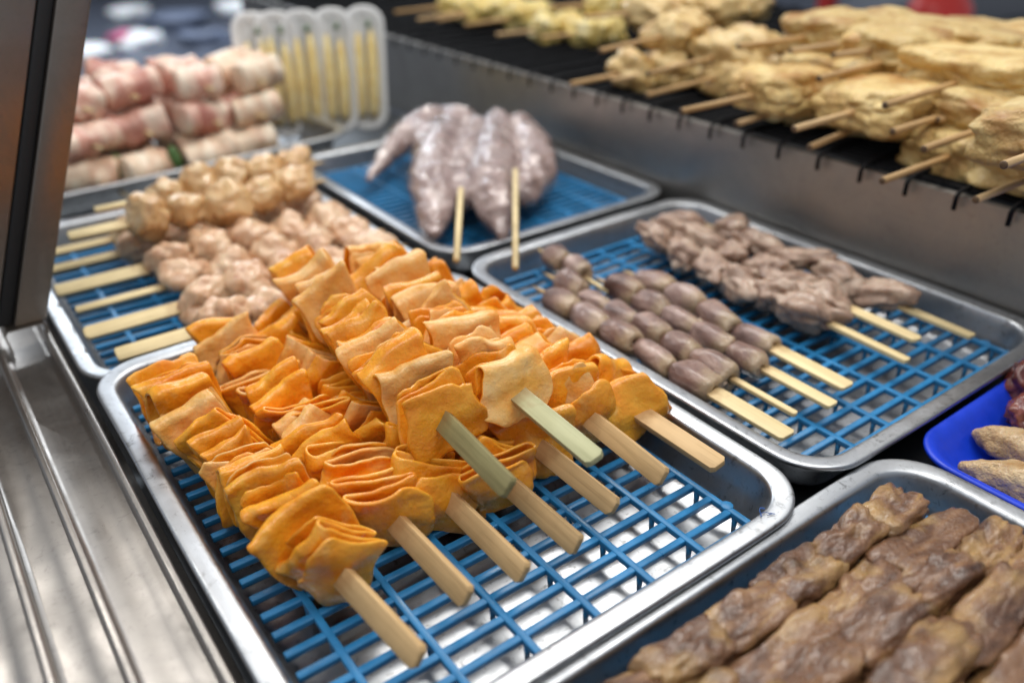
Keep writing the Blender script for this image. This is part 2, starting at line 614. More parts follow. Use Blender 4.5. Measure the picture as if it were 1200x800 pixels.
dr = thing('door_frame', 'leaning brushed steel door frame with black rubber seal standing on the track', 'door frame', (0.02, 0.73, 0))
for nm, xa, xb, ya, yb, mt in (('stile', 0.0215 - 0.02, 0.0455 - 0.02, -0.012, 0.012, M['post']),
                               ('seal', 0.0105 - 0.02, 0.0213 - 0.02, -0.006, 0.010, M['rubber']),
                               ('stile', -0.075 - 0.02, 0.0103 - 0.02, -0.004, 0.010, M['post'])):
    b = MB()
    stile(b, xa, xb, ya, yb, 0.010, 0.40)
    o = b.build(nm, mt, dr)
    bevel(o, 0.0015, 2)
b = MB()
# end clip: a folded strip that drops round the track
cl = [(-0.002, -0.011), (-0.004, 0.006), (-0.001, 0.0098), (0.0265, 0.0098), (0.028, 0.006), (0.0265, -0.008)]
for i in range(len(cl) - 1):
    (xa, za), (xb, zb_) = cl[i], cl[i + 1]
    b.add([(xa, -0.016, za), (xb, -0.016, zb_), (xb, 0.012, zb_), (xa, 0.012, za)], [(0, 1, 2, 3)])
o = b.build('end_clip', M['post'], dr)
md = o.modifiers.new('solid', 'SOLIDIFY')
md.thickness = 0.0012

# raised grill on the far side: steel front panel, pan painted near-black as cavity shade, black wire rack
RX, RZ = 0.705, 0.080
pn = thing('grill_box', 'grey brushed steel box carrying the black wire rack behind the trays', 'grill', (RX, 0.9, -H0))
b = MB()
b.box(0, 0.0025, -1.3, 1.1, 0, RZ + H0)
b.box(0, 0.009, -1.3, 1.1, RZ + H0, RZ + H0 + 0.0015)
o = b.build('front_panel', M['panel'], pn)
b = MB()
b.box(0.006, 0.75, -1.29, 1.09, 0.05, 0.056)
b.box(0.75, 0.76, -1.29, 1.09, 0.05, RZ + H0 - 0.004)
o = b.build('pan', M['dark'], pn)
b = MB()
k = 0
for i in range(72):
    x = 0.012 + i * 0.0102
    b.tube([(x, -1.28, 0), (x, -0.4, 0.0005), (x, 0.4, -0.0005), (x, 1.08, 0)], 0.0017, 6)
ycr = -1.26
while ycr < 1.07:
    yy = ycr + 0.002 * noise.noise(Vector((ycr * 9, 0, 0)))
    b.tube([(-0.0075, yy, -0.013), (-0.0075, yy, -0.002), (-0.004, yy, 0.002), (0.01, yy, 0.0036), (0.37, yy, 0.0036), (0.74, yy, 0.0036)], 0.0021, 6)
    ycr += 0.0455
wr = b.build('wire_rack', M['wire'], None, True, loc=(RX, 0.9, RZ + 0.0042))
tag(wr, 'black wire rack lying on the steel grill box under the fried skewers', 'rack')

# ------------------------------------------------------------------ trays and drain grids


def rrect(x0, x1, y0, y1, r, n=7):
    p = []
    for cx, cy, a0 in ((x1 - r, y1 - r, 0), (x0 + r, y1 - r, 90), (x0 + r, y0 + r, 180), (x1 - r, y0 + r, 270)):
        for i in range(n + 1):
            a = R(a0 + 90 * i / n)
            p.append((cx + r * math.cos(a), cy + r * math.sin(a)))
    return p


TRAYP = [(0.0, -0.0045), (-0.0004, -0.0012), (0.0006, 0.0), (0.0022, 0.0), (0.0105, -0.0004), (0.0122, -0.0012), (0.0134, -0.0034), (0.0155, -0.012),
         (0.0195, -0.0275), (0.0215, -0.0325), (0.0255, -0.0358), (0.031, -0.0368)]


def tray(name, label, x0, x1, y0, y1, z=0.0, mat=None, prof=TRAYP, r=0.040, cat='tray', th=0.0008, rz=0.0, group=None):
    cx, cy = (x0 + x1) / 2, (y0 + y1) / 2
    vs, fs = [], []
    N = None
    for off, pz in prof:
        ring = rrect(x0 - cx + off, x1 - cx - off, y0 - cy + off, y1 - cy - off, max(0.006, r - off * 0.8), 8)
        # long sides get extra points so that they are not dead straight
        full = []
        for i, p in enumerate(ring):
            q = ring[(i + 1) % len(ring)]
            full.append(p)
            if math.hypot(p[0] - q[0], p[1] - q[1]) > 0.05:
                for t in (1 / 6, 1 / 3, 1 / 2, 2 / 3, 5 / 6):
                    full.append((p[0] + (q[0] - p[0]) * t, p[1] + (q[1] - p[1]) * t))
        N = len(full)
        for (x, y) in full:
            w = nvec(Vector(((x + cx) * 7, (y + cy) * 7, 2.2))) * 0.0011
            vs.append((x + w.x, y + w.y, pz + w.z * 0.8))
    for k in range(len(prof) - 1):
        for i in range(N):
            fs.append((k * N + i, k * N + (i + 1) % N, (k + 1) * N + (i + 1) % N, (k + 1) * N + i))
    b = (len(prof) - 1) * N
    # floor as a slightly wavy fan of rings
    pb = [Vector(vs[b + i]) for i in range(N)]
    last = b
    for s in (0.8, 0.55, 0.3):
        st = len(vs)
        for p in pb:
            q = Vector((p.x * s, p.y * s, p.z))
            vs.append((q.x, q.y, q.z + 0.0006 * noise.noise(Vector((q.x * 30 + cx, q.y * 30, 1)))))
        for i in range(N):
            fs.append((last + i, last + (i + 1) % N, st + (i + 1) % N, st + i))
        last = st
    fs.append(tuple(last + i for i in range(N)))
    o = obj(name, vs, fs, mat or M['tray'], None, True, (cx, cy, z), (0, 0, rz))
    m = o.modifiers.new('solid', 'SOLIDIFY')
    m.thickness = th
    m.offset = -1
    m = o.modifiers.new('sub', 'SUBSURF')
    m.levels = m.render_levels = 1
    return tag(o, label, cat, group)


def grid(label, x0, x1, y0, y1, z=-0.020, sx=0.0405, sy=0.0157, legs=True, teeth=True, rev=False):
    """x1, y0: the corner where the bars start counting; bars along x are thin and close, bars along y carry them"""
    t = thing('drain_grid', label, 'drain grid', ((x0 + x1) / 2, (y0 + y1) / 2, z))
    cx, cy = (x0 + x1) / 2, (y0 + y1) / 2
    b = MB()
    xs = []
    x = x1
    while x > x0 + (0.02 if teeth else -0.001):
        xs.append(x - cx)
        x -= sx
    ysb = []
    y = y0
    while y < y1 + 0.0005:
        ysb.append(y - cy)
        y += sy
    hw, hh = 0.0022, 0.0042
    for i, xx in enumerate(xs):
        b.box(xx - hw, xx + hw, ysb[0] - 0.002, ysb[-1] + 0.002, -hh, 0.0)
    left = (x0 - cx) if teeth else xs[-1]
    for j, yy in enumerate(ysb):
        ins = 0.010 if j in (0, len(ysb) - 1) else 0.0
        b.box(left + ins, xs[0] + 0.002 - ins * 0.0, yy - hw * 1.05, yy + hw * 1.05, -hh - 0.0006, -0.0004)
    # small rounded ears on the right border
    for yy in (ysb[1] + 0.004, ysb[-2] - 0.004):
        b.tube([(xs[0] + 0.001, yy, -hh), (xs[0] + 0.001, yy, 0.0003)], 0.0042, 10)
    o = b.build('grid', M['grid'], t)
    bevel(o, 0.0006, 2)
    lg = MB()
    lg.tube([(0, 0, -0.0155), (0, 0, -0.004)], [0.0014, 0.0020], 8)
    first = None
    spots = []
    if legs:
        for xx in xs:
            for j in range(1, len(ysb), 2):
                if len(spots) < 98:
                    spots.append((xx, ysb[j] - 0.004))
    else:
        spots = [(xs[0], ysb[1]), (xs[-1], ysb[1]), (xs[0], ysb[-2]), (xs[-1], ysb[-2])]
    for (xx, yy) in spots:
        if first is None:
            first = lg.build('leg', M['grid'], t, True, loc=(xx, yy, 0))
        else:
            c = first.copy()
            C.objects.link(c)
            c.parent = t
            c.location = (xx, yy, 0)
    return t


tray('metal_tray', 'steel tray under the orange folded skewers, small blue scribble on its rim', 0.056, 0.3795, 0.207, 0.628)
tray('metal_tray', 'steel tray under the pale lumpy chicken skewers', 0.055, 0.378, 0.611, 0.998, -0.0055)
tray('metal_tray', 'steel tray holding the two film-wrapped pinkish grey pieces', 0.389, 0.699, 0.640, 1.035)
tray('metal_tray', 'steel tray holding the dark heart skewers and brown meat-slice skewers', 0.387, 0.700, 0.213, 0.624)
tray('metal_tray', 'steel tray of glossy brown marinated meat skewers beside the blue plastic tray', -0.02, 0.468, -0.09, 0.2145, -0.0055)
grid('blue plastic drain grid under the orange folded skewers', 0.0770, 0.3445, 0.2300, 0.6110)
grid('blue plastic drain grid under the pale lumpy chicken skewers', 0.078, 0.350, 0.639, 0.972, -0.0255, legs=False)
grid('blue plastic drain grid under the two film-wrapped pieces', 0.415, 0.672, 0.668, 1.006, legs=False, sy=0.0135)
grid('blue plastic drain grid under the heart and meat-slice skewers', 0.4165, 0.6720, 0.2380, 0.6020, sx=0.0420)
grid('blue plastic drain grid mostly buried under the marinated meat skewers', 0.020, 0.441, -0.058, 0.180, -0.0255, legs=False)
# blue pen scribble on the corner of the first tray's rim
BLUEP = [(0.0, -0.004), (-0.0004, -0.001), (0.001, 0.0), (0.004, 0.0), (0.008, -0.002), (0.016, -0.010), (0.027, -0.019), (0.034, -0.0215), (0.042, -0.022)]
tray('plastic_tray', 'bright blue plastic tray holding raw wings beside the marinated meat', 0.470, 0.697, -0.12, 0.2105, -0.006, M['bluetray'], BLUEP, 0.035, th=0.0018)
tray('metal_tray', 'shiny silver tray under the stacked bacon rolls', 0.035, 0.50, 1.045, 1.36, 0.010, r=0.05, rz=R(4))

m, nt, N_, L_, B_ = new_mat('blue_ink')
B_.inputs['Base Color'].default_value = (0.02, 0.10, 0.35, 1)
mk = MB()
ce = at(896, 601, 0.0008)
pp = []
for i in range(26):
    a = i / 25
    pp.append(ce + Vector((0.0045 * math.sin(a * 9) * (1 - a * 0.3), -0.004 + 0.009 * a + 0.0018 * math.cos(a * 17), 0.0)))
for i in range(0, 25):
    mk.tube([pp[i], pp[i + 1]], 0.00022, 5)
# the mark belongs to the tray: parent it there
t0 = [o for o in TOP if o.name == 'metal_tray'][0]
mo = mk.build('pen_mark', m, t0)
mo.location = -Vector(t0.location)

# ------------------------------------------------------------------ skewers: sticks


def flat_stick(parent, front, back, roll=0.0, w=0.0125, th=0.0040, neck=0.03, mat='bamboo', shoulder=False, z=0.0, seed=0):
    """paddle-handled skewer along y: handle tip at -front, sharp end at +back"""
    rnd = random.Random(seed)
    c = w * rnd.uniform(0.12, 0.25)
    sec = [(-front, w / 2 - c, th * 0.42), (-front + c * 0.8, w / 2, th / 2), (-front * 0.45, w / 2 * 1.02, th / 2), (neck - 0.012, w / 2, th / 2)]
    if shoulder:
        sec += [(neck - 0.006, w * 0.36, th / 2), (neck, 0.0018, 0.0016)]
    else:
        sec += [(neck, w * 0.30, th * 0.45), (neck + 0.01, 0.0019, 0.0017)]
    sec += [(back - 0.012, 0.0016, 0.0015), (back, 0.0003, 0.0003)]
    vs, fs = [], []
    for (y, hw, ht) in sec:
        for (a, bb) in ((-1, -1), (1, -1), (1, 1), (-1, 1)):
            vs.append((a * hw, y, bb * ht))
    for k in range(len(sec) - 1):
        for i in range(4):
            fs.append((k * 4 + i, k * 4 + (i + 1) % 4, k * 4 + 4 + (i + 1) % 4, k * 4 + 4 + i))
    fs.append((3, 2, 1, 0))
    e = (len(sec) - 1) * 4
    fs.append((e, e + 1, e + 2, e + 3))
    o = obj('stick', vs, fs, M[mat], parent, False, (0, 0, z), (0, roll, 0))
    bevel(o, 0.0005, 2, 30)
    return o


def round_stick(parent, front, back, rad=0.0022, mat='bamboo_dark', endmat='burnt', loc=(0, 0, 0), rot=None):
    b = MB()
    b.tube([(0, -front, 0), (0, -front + 0.0006, 0)], [rad * 0.8, rad], 10, 1)
    b.tube([(0, -front + 0.0006, 0), (0, 0, 0), (0, back - 0.01, 0), (0, back, 0)], [rad, rad, rad, rad * 0.2], 10, 0)
    return b.build('stick', [M[mat], M[endmat]], parent, True, loc, rot)


# ------------------------------------------------------------------ the orange folded skewers


def zig(panels, pitch, h, rnd, start_up):
    """rounded zigzag in (s, t): panels standing across the stick"""
    pts = []
    s = 0.0
    up = start_up
    hs = [h * rnd.uniform(0.78, 1.18) for _ in range(panels + 1)]
    for k in range(panels):
        a, bb = (-hs[k], hs[k + 1]) if up else (hs[k], -hs[k + 1])
        r = pitch / 2
        n = 7
        for i in range(n + 1):
            q = i / n
            bulge = math.sin(q * PI) * rnd.uniform(-0.0008, 0.0008)
            pts.append((s + bulge + (q - 0.5) * pitch * 0.15, a + (bb - a) * q))
        if k < panels - 1:
            sg = 1 if bb > 0 else -1
            for i in range(1, 6):
                an = PI * i / 6
                pts.append((s + r - r * math.cos(an), bb + sg * r * math.sin(an)))
        s += pitch
        up = not up
    return pts, s - pitch


def folded_sheet(parent, seed, s0, panels, pitch, h, width, ang, lean, yaw, pale, up, amp=1.0, back=1):
    """one folded sheet threaded on the stick; s runs along local y"""
    rnd = random.Random(seed)
    prof, ln = zig(panels, pitch, h, rnd, up)
    n = len(prof)
    mcols = 17
    off = Vector((seed * 1.37 % 50, seed * 2.11 % 50, seed * 0.73 % 50))
    ca, sa = math.cos(ang), math.sin(ang)
    vs, fs = [], []
    curl = rnd.uniform(-16, 16)
    taper = rnd.uniform(-0.20, 0.20)
    skew = rnd.uniform(-0.35, 0.35)
    roll = rnd.uniform(-0.25, 0.25)
    fan = rnd.uniform(-0.28, 0.28)
    for i, (s, t) in enumerate(prof):
        q = i / (n - 1)
        endk = max(0.0, 1 - min(q, 1 - q) * n / 5)          # the free ends of the sheet have rounded, torn corners
        for j in range(mcols):
            u = j / (mcols - 1) * 2 - 1
            rag = 1 + 0.20 * noise.noise(Vector((s * 45 + off.x, t * 38, (u > 0) * 9 + off.y))) + 0.06 * noise.noise(Vector((s * 150 + off.x, t * 150, (u > 0) * 9))) + taper * t / h * 0.6
            rag *= 1 - 0.10 * endk
            w = u * width / 2 * rag
            tt = t + skew * w * (1 - 2 * q) * 0.5
            if endk > 0:
                tt *= 1 + endk * (0.16 * noise.noise(Vector((w * 70, off.z, q > 0.5))) + 0.10 * noise.noise(Vector((w * 260, off.z, q > 0.5))) - 0.14 * abs(u) ** 4)
            ss = s + lean * tt + yaw * w + curl * (w * w) * 0.5 + fan * w * (q - 0.5)
            p = Vector((w, ss, tt))
            nv = nvec(p * 21 + off) * 0.0080 + nvec(p * 52 + off) * 0.0030 + nvec(p * 140 + off) * 0.0008
            cr = 1 - abs(noise.noise(p * 48 + off * 1.9)) * 5
            if cr > 0:
                nv += Vector((0, 0.0014 * cr, 0.0006 * cr))
            p += nv * amp * 1.15
            p.y += 0.0020 * noise.noise(Vector((p.x * 30, p.z * 30, off.x)))
            vs.append((p.x * ca - p.z * sa, p.y + s0, p.x * sa + p.z * ca))
    for i in range(n - 1):
        for j in range(mcols - 1):
            a = i * mcols + j
            fs.append((a, a + 1, a + mcols + 1, a + mcols))
    if pale == 2:
        mats = [M['cream'], M['cream']]
    elif pale == 1:
        mats = [M['cream'], M['orange']]
    elif pale == -1:
        mats = [M['orange'], M['cream']]
    else:
        mats = [M['orange'], M['orange']]
    o = obj('folded_sheet', vs, fs, mats, parent, True)
    md = o.modifiers.new('solid', 'SOLIDIFY')
    md.thickness = rnd.uniform(0.0020, 0.0031)
    md.offset = 0
    md.material_offset = 1
    md.material_offset_rim = 1
    md = o.modifiers.new('sub', 'SUBSURF')
    md.levels = 1
    md.render_levels = 1
    return o, ln


ORG = 'skewers of folded orange sheets heaped in the steel tray'


def sheet_skewer(label, fx, fy, fz, bx, by, bz, tip, roll, seed, width=0.0405, h=0.0200, palep=0.15, angs=(0, 25), stick='bamboo', first=None, w=0.0125):
    """fx,fy,fz: where the handle enters the food; bx,by,bz: far end of the food"""
    a, bvec = Vector((fx, fy, fz)), Vector((bx, by, bz))
    d = bvec - a
    L = d.length
    rz = math.atan2(-d.x, d.y)
    rx = math.asin(d.z / L)
    t = thing('sheet_skewer', label, 'skewer', a, Euler((rx, 0, rz), 'XYZ'), ORG)
    t.rotation_mode = 'XYZ'
    flat_stick(t, tip, L + 0.012, roll, w, 0.0048, 0.05, stick, seed=seed)
    rnd = random.Random(seed)
    s = 0.0
    k = 0
    lean0, yaw0, ang0 = rnd.uniform(0.10, 0.34), rnd.uniform(-0.38, -0.05), rnd.choice(angs)
    while s < L - 0.01:
        pan = rnd.choice((2, 2, 3, 3, 4))
        pit = rnd.uniform(0.0056, 0.0096)
        ang = R((rnd.choice(angs) if rnd.random() < 0.3 else ang0) + rnd.uniform(-14, 14))
        pale = 1 if rnd.random() < palep else (-1 if rnd.random() < 0.30 else 0)
        if rnd.random() < palep * 0.5:
            pale = 2
        if rnd.random() < 0.18:
            pan, pit = 2, rnd.uniform(0.011, 0.014)
        if first and k < len(first):
            pan, pit, ang, pale = first[k][:4]
        _, ln = folded_sheet(t, seed * 100 + k, s + 0.003, pan, pit, h * rnd.uniform(0.9, 1.12), width * rnd.uniform(0.85, 1.12), ang,
                             lean0 + rnd.uniform(-0.16, 0.16), yaw0 + rnd.uniform(-0.16, 0.16), pale, rnd.random() < 0.75)
        s += ln + rnd.uniform(0.0040, 0.0062)
        k += 1
    return t


sheet_skewer('orange folded-sheet skewer nearest the steel door track, handle lowest in the tray', 0.117, 0.318, 0.003, 0.097, 0.560, 0.006, 0.071, R(-56), 11, palep=0.12, angs=(0, 20), first=[(4, 0.0066, R(60), 0), (3, 0.0085, R(25), 0)])
sheet_skewer('orange folded-sheet skewer lying second from the steel door track', 0.161, 0.338, 0.002, 0.155, 0.600, 0.004, 0.072, R(-58), 12, palep=0.14, angs=(70, 90, 20), first=[(4, 0.0088, R(86), 0), (3, 0.0095, R(80), -1), (2, 0.0100, R(84), 0)])
sheet_skewer('orange folded-sheet skewer on the grid under the green-handled one', 0.197, 0.335, 0.000, 0.197, 0.600, 0.000, 0.072, R(-56), 13, palep=0.05, angs=(60, 20), first=[(3, 0.0085, R(66), 0)])
sheet_skewer('orange folded-sheet skewer buried under the heap, its handle beneath the dark green one', 0.234, 0.325, 0.000, 0.236, 0.590, 0.000, 0.063, R(-58), 14, palep=0.05, angs=(60, 20), first=[(3, 0.0085, R(100), 0)])
sheet_skewer('orange folded-sheet skewer buried under the pale green handle', 0.272, 0.340, 0.000, 0.274, 0.590, 0.000, 0.067, R(-50), 15, palep=0.05)
sheet_skewer('orange folded-sheet skewer with tan handle beside the pale green one', 0.308, 0.340, 0.012, 0.322, 0.560, 0.014, 0.074, R(-56), 16, palep=0.3)
sheet_skewer('orange folded-sheet skewer against the rim next to the hearts', 0.345, 0.330, 0.006, 0.347, 0.500, 0.006, 0.072, R(-12), 17, width=0.036, palep=0.2, w=0.013)
sheet_skewer('orange folded-sheet skewer with dark green handle on top of the heap', 0.209, 0.362, 0.041, 0.232, 0.615, 0.034, 0.080, R(-50), 18, width=0.046, palep=0.30, stick='bamboo_olive', first=[(2, 0.0085, R(8), 0), (3, 0.007, R(5), 1)])
sheet_skewer('pale folded-sheet skewer with light green handle on top of the heap', 0.262, 0.352, 0.040, 0.282, 0.600, 0.034, 0.078, R(-18), 19, width=0.046, palep=0.55, stick='bamboo_green', first=[(2, 0.0085, R(-6), 1)])

# ------------------------------------------------------------------ chicken lumps (far tray on the left)
CH = 'lumpy chicken skewers in the far tray'


def lump_skewer(label, x, y, z, n, pitch, rad, seed, mat, handle=0.07, roll=0.45, w=0.0115, rz=0.0, start=0.0):
    t = thing('chicken_skewer', label, 'skewer', (x, y, z), (0, 0, -PI / 2 + rz), CH)
    flat_stick(t, handle, n * pitch + start + 0.018, roll, (0, 0.0125, 0.0130, 0.0065, 0.0135, 0.0085, 0.0080, 0.0100, 0.0060)[seed], 0.0040, 0.012, 'bamboo_pale', shoulder=True, seed=seed)
    rnd = random.Random(seed)
    for k in range(n):
        r = (rad * rnd.uniform(0.85, 1.2), pitch * rnd.uniform(0.53, 0.62), rad * rnd.uniform(0.9, 1.2))
        v, f = lump(r, seed * 13 + k, 0.36, 0.95, 4, 0.0, 0.12, 0.02, 3.6)
        rot = (rnd.uniform(-.4, .4), rnd.uniform(-3, 3), rnd.uniform(-.45, .45))
        obj('meat_lump', v, f, mat, t, True, (rnd.uniform(-.004, .004), start + pitch * (k + 0.5), rnd.uniform(-.002, .005)), rot)
    return t


lump_skewer('pale chicken skewer in the far tray, nearest the orange heap', 0.150, 0.640, 0.0, 5, 0.038, 0.0185, 1, M['chicken'], 0.068)
lump_skewer('pale chicken skewer in the far tray, second from the orange heap', 0.148, 0.692, 0.0, 5, 0.0415, 0.0195, 2, M['chicken'], 0.078)
lump_skewer('pale chicken skewer in the far tray, third from the orange heap', 0.150, 0.742, 0.0, 5, 0.0415, 0.0195, 3, M['chicken'], 0.076)
lump_skewer('pale chicken skewer in the far tray, fourth from the orange heap', 0.148, 0.793, 0.0, 5, 0.0415, 0.0195, 4, M['chicken'], 0.080)
lump_skewer('pale chicken skewer in the far tray, half under the golden ones', 0.140, 0.846, 0.0, 5, 0.0415, 0.0195, 5, M['chicken'], 0.068)
lump_skewer('chicken skewer at the bottom of the far tray towards the bacon rolls', 0.140, 0.890, 0.0, 5, 0.0415, 0.0195, 6, M['chickengold'], 0.060)
lump_skewer('golden chicken skewer lying on top of the pale ones, front one', 0.146, 0.822, 0.037, 5, 0.038, 0.0195, 7, M['chickengold'], 0.052)
lump_skewer('golden chicken skewer lying on top of the pale ones, nearest the bacon rolls', 0.180, 0.880, 0.037, 5, 0.036, 0.0195, 8, M['chickengold'], 0.05)

# ------------------------------------------------------------------ hearts
HT = 'heart skewers on the blue grid'


def heart_mesh(seed, ln=0.037, rad=0.0135):
    rnd = random.Random(seed)
    n, m_ = 16, 20
    prof = [(-0.34, 0.06), (-0.43, 0.15), (-0.50, 0.26), (-0.525, 0.40), (-0.53, 0.58), (-0.50, 0.72), (-0.43, 0.83), (-0.25, 0.94), (-0.05, 1.0), (0.15, 0.98), (0.30, 0.90), (0.42, 0.74), (0.48, 0.52), (0.51, 0.25), (0.515, 0.04)]
    off = Vector((seed * 3.3 % 70, seed * 1.9 % 60, 4))
    vs, fs = [], []
    ofx, ofz = rnd.uniform(-.15, .15), rnd.uniform(-.15, .15)
    for (y, r) in prof:
        k = max(0, -y - 0.3) * 1.2
        for i in range(m_):
            a = 2 * PI * i / m_
            p = Vector((math.cos(a) * r, y * 2, math.sin(a) * r))
            d = 1 + 0.26 * fbm(p * 1.1 + off, 2) + 0.06 * noise.noise(p * 3.4 + off)
            q = Vector((p.x * rad * d + ofx * rad * k, y * ln * (1 + 0.10 * noise.noise(p * 1.5 + off)), p.z * rad * 0.92 * d + ofz * rad * k))
            vs.append(q)
    for k in range(len(prof) - 1):
        for i in range(m_):
            fs.append((k * m_ + i, k * m_ + (i + 1) % m_, (k + 1) * m_ + (i + 1) % m_, (k + 1) * m_ + i))
    fs.append(tuple(range(m_ - 1, -1, -1)))
    fs.append(tuple((len(prof) - 1) * m_ + i for i in range(m_)))
    return vs, fs


def vessel(parent, seed, ln, rad):
    """a cut vessel: short open tube standing out of the heart's broad end"""
    rnd = random.Random(seed * 7 + 1)
    r = rad * rnd.uniform(0.20, 0.30)
    n_ = 10
    pr = [(r * 1.25, 0.0045), (r * 1.1, 0.001), (r, -0.0012), (r * 0.72, -0.0016), (r * 0.55, 0.001), (r * 0.4, 0.0035)]
    vs, fs = [], []
    for (a, y) in pr:
        for q in range(n_):
            an = 2 * PI * q / n_
            k = 1 + 0.18 * noise.noise(Vector((math.cos(an), math.sin(an), seed)))
            vs.append((math.cos(an) * a * k, y, math.sin(an) * a * k))
    for q in range(len(pr) - 1):
        for j in range(n_):
            fs.append((q * n_ + j, q * n_ + (j + 1) % n_, (q + 1) * n_ + (j + 1) % n_, (q + 1) * n_ + j))
    an = rnd.uniform(-3, 3)
    o = obj('vessel', vs, fs, M['vessel'], parent, True, (math.cos(an) * rad * 0.42, -ln * 0.50, math.sin(an) * rad * 0.42), (rnd.uniform(-.3, .3), 0, rnd.uniform(-.3, .3)))
    return o


M['vessel'] = food('pale_vessel', [(0.3, (0.30, 0.17, 0.12)), (0.5, (0.42, 0.29, 0.20)), (0.7, (0.52, 0.40, 0.29))], 120, 4, 0.35, ((400, 0.5, 0.001),), 0.2, (0.8, 0.4, 0.3), 0.3)


def heart_skewer(label, fx, fy, bx, by, n, handle, seed, w=0.0125, roll=0.0, z=-0.004, shoulder=False):
    d = Vector((bx - fx, by - fy, 0))
    L = d.length
    t = thing('heart_skewer', label, 'skewer', (fx, fy, z), (0, 0, math.atan2(-d.x, d.y)), HT)
    flat_stick(t, handle, L + 0.022, roll, w, 0.0032, 0.008, 'bamboo_pale', shoulder=True, seed=seed)
    rnd = random.Random(seed)
    p = L / n
    for k in range(n):
        hl, hr = p * rnd.uniform(1.0, 1.12), 0.0130 * rnd.uniform(0.82, 1.14)
        v, f = heart_mesh(seed * 20 + k, hl, hr)
        o = obj('heart', v, f, M['heart'], t, True, (rnd.uniform(-.0015, .0015), p * (k + 0.5), rnd.uniform(-.001, .002)), (rnd.uniform(-.12, .12), rnd.uniform(-3, 3), rnd.uniform(-.16, .16)))
        md = o.modifiers.new('sub', 'SUBSURF')
        md.levels = md.render_levels = 1
        vessel(o, seed * 20 + k, hl, hr)
    return t


heart_skewer('heart skewer closest to the orange heap, wide flat handle', 0.4165, 0.328, 0.420, 0.525, 5, 0.068, 1, 0.0150)
heart_skewer('heart skewer second from the orange heap, its thin handle half hidden', 0.4415, 0.333, 0.445, 0.540, 6, 0.060, 2, 0.0055)
heart_skewer('heart skewer third from the orange heap, medium handle', 0.4720, 0.326, 0.477, 0.505, 5, 0.062, 3, 0.0110)
heart_skewer('heart skewer facing the meat-slice skewers, broad shouldered handle', 0.5020, 0.342, 0.508, 0.500, 4, 0.070, 4, 0.0145)
heart_skewer('short pair of hearts lying behind the other heart skewers', 0.4690, 0.530, 0.474, 0.592, 2, 0.035, 5, 0.0035)

# ------------------------------------------------------------------ folded meat slices
SL = 'meat-slice skewers beside the hearts'


def slice_skewer(label, fx, fy, bx, by, n, handle, seed, w=0.0105, z=-0.001, r=0.020, tip=0.02):
    d = Vector((bx - fx, by - fy, 0))
    L = d.length
    t = thing('slice_skewer', label, 'skewer', (fx, fy, z), (0, 0, math.atan2(-d.x, d.y)), SL)
    flat_stick(t, handle, L + tip, 0.05, w, 0.0036, 0.008, 'bamboo_pale', shoulder=True, seed=seed)
    rnd = random.Random(seed)
    p = L / n
    for k in range(n):
        v, f = lump((r * rnd.uniform(.8, 1.1), p * rnd.uniform(.65, .8), r * 0.72 * rnd.uniform(.8, 1.1)), seed * 31 + k, 0.52, 1.0, 4, 0, 0.16, 0.03, 2.6)
        obj('meat_slice', v, f, M['slice'], t, True, (rnd.uniform(-.004, .004), p * (k + 0.5), rnd.uniform(-.002, .004)), (rnd.uniform(-.4, .4), rnd.uniform(-.6, .6), rnd.uniform(-.5, .5)))
    return t


slice_skewer('brown meat-slice skewer next to the heart skewers', 0.5665, 0.338, 0.580, 0.560, 6, 0.074, 1, 0.0085)
slice_skewer('brown meat-slice skewer between two others, flattest handle', 0.6020, 0.345, 0.615, 0.575, 6, 0.068, 2, 0.0125)
slice_skewer('brown meat-slice skewer along the far steel panel', 0.6400, 0.320, 0.650, 0.540, 5, 0.066, 3, 0.0095, r=0.017)

# ------------------------------------------------------------------ marinated meat (near tray on the right)
PK = 'marinated meat skewers in the near steel tray'


def pork_skewer(label, x, y, z, n, pitch, seed, w=0.0125, rz=0.0):
    t = thing('pork_skewer', label, 'skewer', (x, y, z), (0, 0, PI / 2 + rz), PK)
    round_stick(t, -0.01, n * pitch + 0.04, 0.0019, 'bamboo', 'bamboo')
    rnd = random.Random(seed)
    k, y = 0, 0.0
    while y < n * pitch:
        ln = pitch * rnd.uniform(0.9, 1.75)
        r = (w * rnd.uniform(.92, 1.10), ln * 0.53, 0.0125 * rnd.uniform(.9, 1.15))
        v, f = lump(r, seed * 17 + k, 0.20, 1.35, 5, 0.55, 0.08, 0.035, 4.5, 0.03)
        obj('meat_piece', v, f, M['pork'], t, True, (rnd.uniform(-.0015, .0015), y + ln / 2, rnd.uniform(-.002, .003)), (rnd.uniform(-.07, .07), rnd.uniform(-.30, .30), rnd.uniform(-.10, .10)))
        y += ln * 0.93
        k += 1
    return t


pork_skewer('glossy brown meat skewer along the tray wall shared with the orange heap', 0.412, 0.1715, -0.002, 8, 0.043, 1, rz=0.0)
pork_skewer('glossy brown meat skewer second from the orange heap', 0.418, 0.1460, -0.003, 8, 0.042, 2, rz=0.01)
pork_skewer('glossy brown meat skewer in the middle of its tray, narrow pieces', 0.424, 0.1225, 0.000, 8, 0.041, 3, 0.0115, rz=-0.01)
pork_skewer('glossy brown meat skewer raised above its neighbours, yellow fat at its end', 0.436, 0.0985, 0.006, 8, 0.044, 4, 0.0135)
pork_skewer('glossy brown meat skewer fifth from the orange heap', 0.438, 0.0715, -0.002, 8, 0.044, 5, 0.0135)
pork_skewer('glossy brown meat skewer farthest from the orange heap', 0.436, 0.0435, 0.002, 8, 0.044, 6, 0.0135)

# ------------------------------------------------------------------ blobs joined by a remesh (wings, wrapped pieces)


